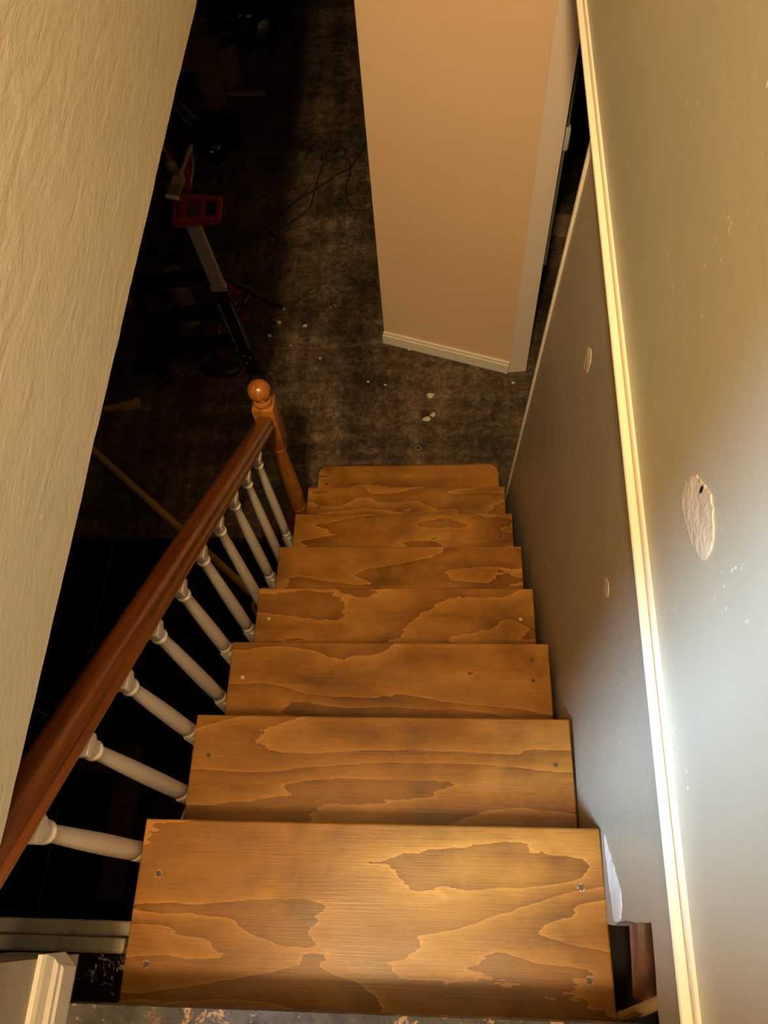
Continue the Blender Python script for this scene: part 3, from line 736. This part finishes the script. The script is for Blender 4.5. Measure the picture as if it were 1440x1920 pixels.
for i, (a_, b_, lb) in enumerate((((322, 205), (349, 238), 'white edged skirting offcut nearest the cream wall'), ((332, 195), (361, 226), 'white edged skirting offcut right of its twin'))):
    t_ = thing('trim_offcut', lb, 'trim offcut', fl(*a_), 'white edged offcuts by the cream wall')
    bm = BM(); beam(bm, fl(*a_, .03), fl(*b_, .03), .05, .012, bev=.002); obj('board', bm, M_darkwood, t_)
    bm = BM(); beam(bm, fl(a_[0] + 5, a_[1] - 4, .04), fl(b_[0] + 5, b_[1] - 4, .04), .012, .012); obj('white_edge', bm, M_dried, t_)
# black rubbish bag with sheen
bm = BM(); bmesh.ops.create_icosphere(bm, subdivisions=4, radius=1)
for v in bm.verts:
    n1 = noise.noise(v.co * 2.2) * .25 + noise.noise(v.co * 6) * .09; v.co *= 1 + n1
bmesh.ops.transform(bm, matrix=Matrix.Translation(fl(408, 256, .08)) @ Matrix.Diagonal((.14, .20, .09, 1)), verts=bm.verts[:])
tag(obj('rubbish_bag', bm, M_blackplastic, smooth=True), 'shiny black plastic bag on the floor below the buckets', 'bag')
bm = BM(); bmesh.ops.create_icosphere(bm, subdivisions=4, radius=1)
for v in bm.verts: v.co *= 1 + noise.noise(v.co * 2.5 + Vector((4, 0, 0))) * .25 + noise.noise(v.co * 7) * .08
bmesh.ops.transform(bm, matrix=Matrix.Translation(fl(462, 28, .15)) @ Matrix.Diagonal((.26, .24, .20, 1)), verts=bm.verts[:])
tag(obj('rubbish_bag', bm, M_blackplastic, smooth=True), 'larger black plastic bag at the far end past the buckets', 'bag')

# slotted black bar, offcuts, red box, roll, odds by the cream wall
bm = BM(); beam(bm, fl(346, 520, .05), fl(302, 705, .03), .06, .03, bev=.004)
t_ = thing('slotted_bar', 'long black slotted bar on the floor left of the ladder', 'bar', fl(320, 620)); obj('bar', bm, M_blackplastic, t_)
for k in range(3):
    bm = BM(); p_ = lerp(fl(342, 545, .066), fl(331, 585, .062), k / 2); bmesh.ops.create_icosphere(bm, subdivisions=1, radius=.006, matrix=Matrix.Translation(p_)); obj('bolt', bm, M_alu, t_)
t_ = thing('storage_box', 'dark red box on the floor beside the cream wall edge', 'box', fl(285, 610))
bm = BM(); beam(bm, fl(240, 596, .10), fl(298, 606, .10), .28, .20, bev=.008); obj('body', bm, M_redbox, t_)
bm = BM(); beam(bm, fl(240, 586, .21), fl(300, 597, .21), .025, .02, bev=.003); obj('rim', bm, M_darkwood, t_)
for a_, b_, wd, h_, lb in (((236, 535), (262, 522), .045, .30, 'short pale wood offcut at the top left of the red box'), ((232, 566), (272, 555), .040, .26, 'longer pale wood offcut lying on the red box'),
                     ((278, 566), (316, 576), .075, .10, 'yellowish wood block end beside the black slotted bar'), ((195, 762), (262, 756), .055, .02, 'wood offcut lying lowest by the cream wall'),
                     ((238, 712), (290, 705), .03, .02, 'thin dark offcut above the lowest wood offcut')):
    bm = BM(); beam(bm, fl(*a_, h_), fl(*b_, h_), wd, .035, bev=.003)
    tag(obj('wood_offcut', bm, M_lightwood if h_ > .03 or a_[0] == 195 else M_darkwood), lb, 'wood offcut', 'wood offcuts by the cream wall')
bm = BM(); beam(bm, fl(190, 735, .03), fl(250, 722, .03), .20, .03, bev=.003)
tag(obj('dark_board', bm, M_darkwood), 'dark board lying just above the lowest wood offcut', 'board')
t_ = thing('floor_roll', 'upright grey brown roll standing between the ladder and the slotted bar', 'roll', fl(360, 603))
bm = BM(); lathe(bm, fl(358, 598), [(.055, .34), (.058, .33), (.058, .012), (.050, 0)], 24); obj('roll', bm, M_card, t_, smooth=True)
bm = BM(); lathe(bm, fl(360, 598), [(.064, .03), (.066, .022), (.066, .008), (.06, .001)], 24); obj('base_ring', bm, M_alu, t_, smooth=True)
bm = BM(); beam(bm, fl(250, 695, .03), fl(292, 680, .03), .07, .05, bev=.015); t_ = thing('work_glove', 'black work glove on the floor above the dark board', 'glove', fl(270, 690)); obj('palm', bm, M_cord, t_, smooth=True)
for k in range(4):
    bm = BM(); tube(bm, [fl(290, 676 + 4 * k, .03), fl(302 + k, 673 + 5 * k, .02)], .010, 8); obj('finger', bm, M_cord, t_, smooth=True)

# yellow pole with ring end
t_ = thing('yellow_pole', 'long yellow pole with a ring slanting behind the white balusters', 'pole', fl(300, 930))
pa = fl(60, 742, .02); pb = fl(472, 1112, .02)
bm = BM(); tube(bm, [pa, pb], .0185, 16); obj('shaft', bm, M_yellow, t_, smooth=True)
bm = BM(); cc = fl(508, 1132, .03); rr_ = .078
tube(bm, [cc + Vector((rr_ * math.cos(a), rr_ * math.sin(a), 0)) for a in [2 * math.pi * k / 32 for k in range(33)]], .011, 10, False); obj('ring', bm, M_yellowd, t_, smooth=True)
bm = BM(); lathe_c = lerp(pa, pb, .49); tube(bm, [lathe_c, lathe_c + (pb - pa).normalized() * .012], .0162, 14); obj('mark', bm, M_redd, t_)
# boards on the black panel under the rail
bm = BM(); beam(bm, at(248, 1400, FZ - .03), at(205, 1690, FZ - .03), .10, .035, bev=.003)
tag(obj('timber', bm, M_darkwood), 'dark timber lying under the handrail seen between the lowest and next baluster', 'timber')
bm = BM(); beam(bm, at(130, 1418, FZ - .01), at(262, 1440, FZ + .01), .08, .03, bev=.003)
tag(obj('timber', bm, M_darkwood), 'short dark timber crossing the end of the longer one', 'timber')
bm = BM(); tube(bm, [at(40, 1316, FZ - .035), at(90, 1342, FZ - .035)], .0018, 6)
tag(obj('wire', bm, M_alu), 'thin pale wire on the black panel by the cream wall corner', 'wire')
bm = BM(); tube(bm, [at(250, 860, FZ - .035), at(207, 1050, FZ - .035), at(168, 1225, FZ - .035)], .0012, 6)
tag(obj('seam_string', bm, M_darkwood), 'thin faint string along the seam of the black panels', 'string')
